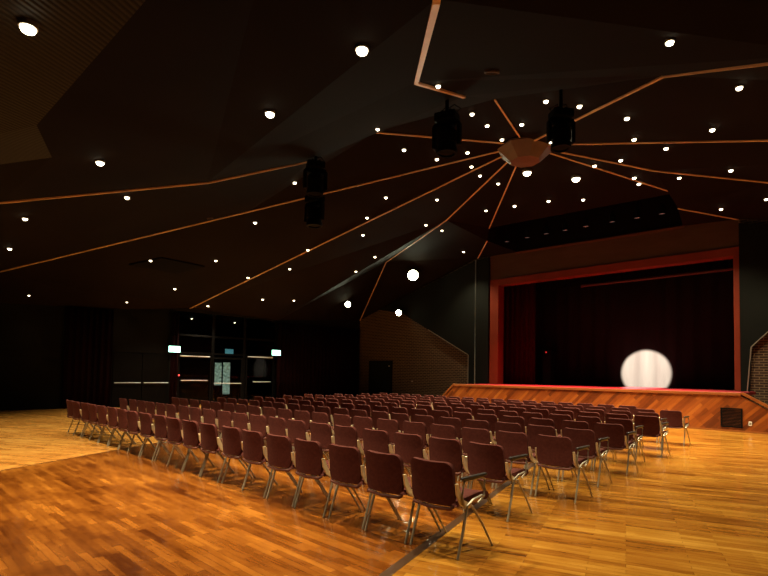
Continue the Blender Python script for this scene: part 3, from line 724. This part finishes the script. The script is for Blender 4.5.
def make_chair():
    root = bpy.data.objects.new('stacking_chair', None); C.objects.link(root); root.empty_display_size = .1
    # seat: rolled rear lip, flat pan, waterfall front
    b = bmesh.new()
    profile_sheet(b, [(-.262,.425),(-.25,.405),(-.22,.400),(-.1,.412),(.08,.428),(.17,.43),(.225,.415),(.25,.385)], .215, .05, -.045, lambda x,t: .012*x*x, 10, 16)
    link('seat', b, M['fabric'], root, smooth=True, auto=50)
    b = bmesh.new()
    tube(b, [(-.205,-.255,.418),(-.19,-.285,.400),(0,-.305,.392),(.19,-.285,.400),(.205,-.255,.418)], .017, 8); link('seat_edge', b, M['piping'], root, smooth=True, auto=60)
    # back: gently wrapped pad with rounded corners
    b = bmesh.new()
    profile_sheet(b, [(-.285,.425),(-.29,.50),(-.30,.62),(-.325,.78)], .224, .065, -.036, lambda x,t: -.045*x*x, 12, 14)
    link('backrest', b, M['fabric'], root, smooth=True, auto=50)
    for sx in (-1,1):
        x = sx*.252
        b = bmesh.new(); tube(b, [(x*.98,-.125,.405),(x,-.19,.20),(x,-.258,.003)], [.013,.0125,.011], 8); link('rear_leg', b, M['chrome'], root, smooth=True, auto=60)
        b = bmesh.new(); tube(b, [(x*.98,-.06,.402),(x,.10,.22),(x,.258,.003)], [.012,.011,.0095], 8); link('front_leg', b, M['chrome'], root, smooth=True, auto=60)
        b = bmesh.new(); prism(b, [(-.135,.385),(-.065,.385),(-.06,.415),(-.19,.47),(-.25,.61),(-.285,.61),(-.272,.52),(-.225,.44)], 0, sx*.232, sx*.249)
        bmesh.ops.bevel(b, geom=b.edges[:], offset=.003, segments=1, affect='EDGES')
        link('side_bracket', b, M['alu'], root)
    b = bmesh.new(); tube(b, [(-.231,-.08,.392),(.231,-.08,.392)], .012, 8); link('cross_bar', b, M['chrome'], root, smooth=True, auto=60)
    return root
chair0 = make_chair()
b = bmesh.new(); box(b, (.236,-.22,.632),(.274,.14,.656), .009); ARM1 = link('armrest', b, M['armpad'], None)
b = bmesh.new(); tube(b, [(.256,-.17,.40),(.256,-.215,.50),(.256,-.18,.622),(.256,.08,.625),(.256,.125,.60),(.256,.115,.46),(.256,.02,.41)], .0105, 8); ARM2 = link('armrest_support', b, M['chrome'], None, smooth=True, auto=60)
b = bmesh.new(); tube(b, [(.256,-.14,.41),(.262,-.06,.455),(.262,.07,.47),(.256,.11,.455)], .009, 8); ARM3 = link('armrest_link', b, M['chrome'], None, smooth=True, auto=60)
arm_src = (ARM1, ARM2, ARM3)
ROWS_Y = [3.70,4.98,6.22,7.34,8.56,9.74,10.93,12.05,13.25,14.40]
ROWS_R = [-2.74,-3.03,-2.89,-3.06,-3.10,-3.35,-3.27,-3.60,-3.47,-4.80]
ROWS_N = [20,20,20,19,19,19,20,19,19,17]
rowname = ['the nearest row'] + ['%s row from camera' % ORD[i] for i in range(1,9)] + ['the last row']
GAP = .559
first = True
rnd = random.Random(21)
kids0 = list(chair0.children)
for r in range(10):
    for k in range(ROWS_N[r]):
        if first: c = chair0; first = False
        else:
            c = chair0.copy(); C.objects.link(c)
            for ch in kids0:
                d = ch.copy(); C.objects.link(d); d.parent = c
        if k == 0:
            root = c
            a = arm_src[0] if r == 0 else arm_src[0].copy()
            if r: C.objects.link(a)
            a.parent = c
            for s_ in arm_src[1:]:
                a2 = s_ if r == 0 else s_.copy()
                if r: C.objects.link(a2)
                a2.parent = a
        c.location = (ROWS_R[r]-GAP*k + rnd.uniform(-.006,.006), ROWS_Y[r]+rnd.uniform(-.02,.02), 0)
        c.rotation_euler = (0,0,rnd.uniform(-.018,.018))
        pos = 'leftmost' if k == ROWS_N[r]-1 else '%s from the right end' % ORD[k]
        lab = 'maroon chair with black armrest, right end of %s' % rowname[r] if k == 0 else 'maroon chair with chrome legs, %s of %s' % (pos, rowname[r])
        tag(c, lab, 'chair', 'maroon chairs set out in rows')

# ------------------------------------------------------------------ camera
cd = bpy.data.cameras.new('camera'); co = bpy.data.objects.new('camera', cd); C.objects.link(co)
f, cy, roll, yaw, h, pitch = 511.5, 352.2, .01672, .7725, 1.493, .0432
cd.sensor_width = 36; cd.lens = 36*f/768; cd.shift_y = (cy-288)/768
co.location = (0,0,h)
co.rotation_euler = (Matrix.Rotation(yaw,3,'Z') @ Matrix.Rotation(PI/2+pitch,3,'X') @ Matrix.Rotation(roll,3,'Z')).to_euler()
cd.clip_end = 200
S.camera = co

# ------------------------------------------------------------------ world and view
w = bpy.data.worlds.new('World'); S.world = w; w.use_nodes = True
w.node_tree.nodes['Background'].inputs[0].default_value = (.0,.0,.0,1)
w.node_tree.nodes['Background'].inputs[1].default_value = 0
S.view_settings.view_transform = 'Standard'; S.view_settings.look = 'None'; S.view_settings.gamma = 1
S.view_settings.exposure = 0
try:
    S.cycles.use_denoising = True; S.cycles.use_light_tree = True; S.cycles.max_bounces = 8; S.cycles.sample_clamp_indirect = 3
except Exception: pass
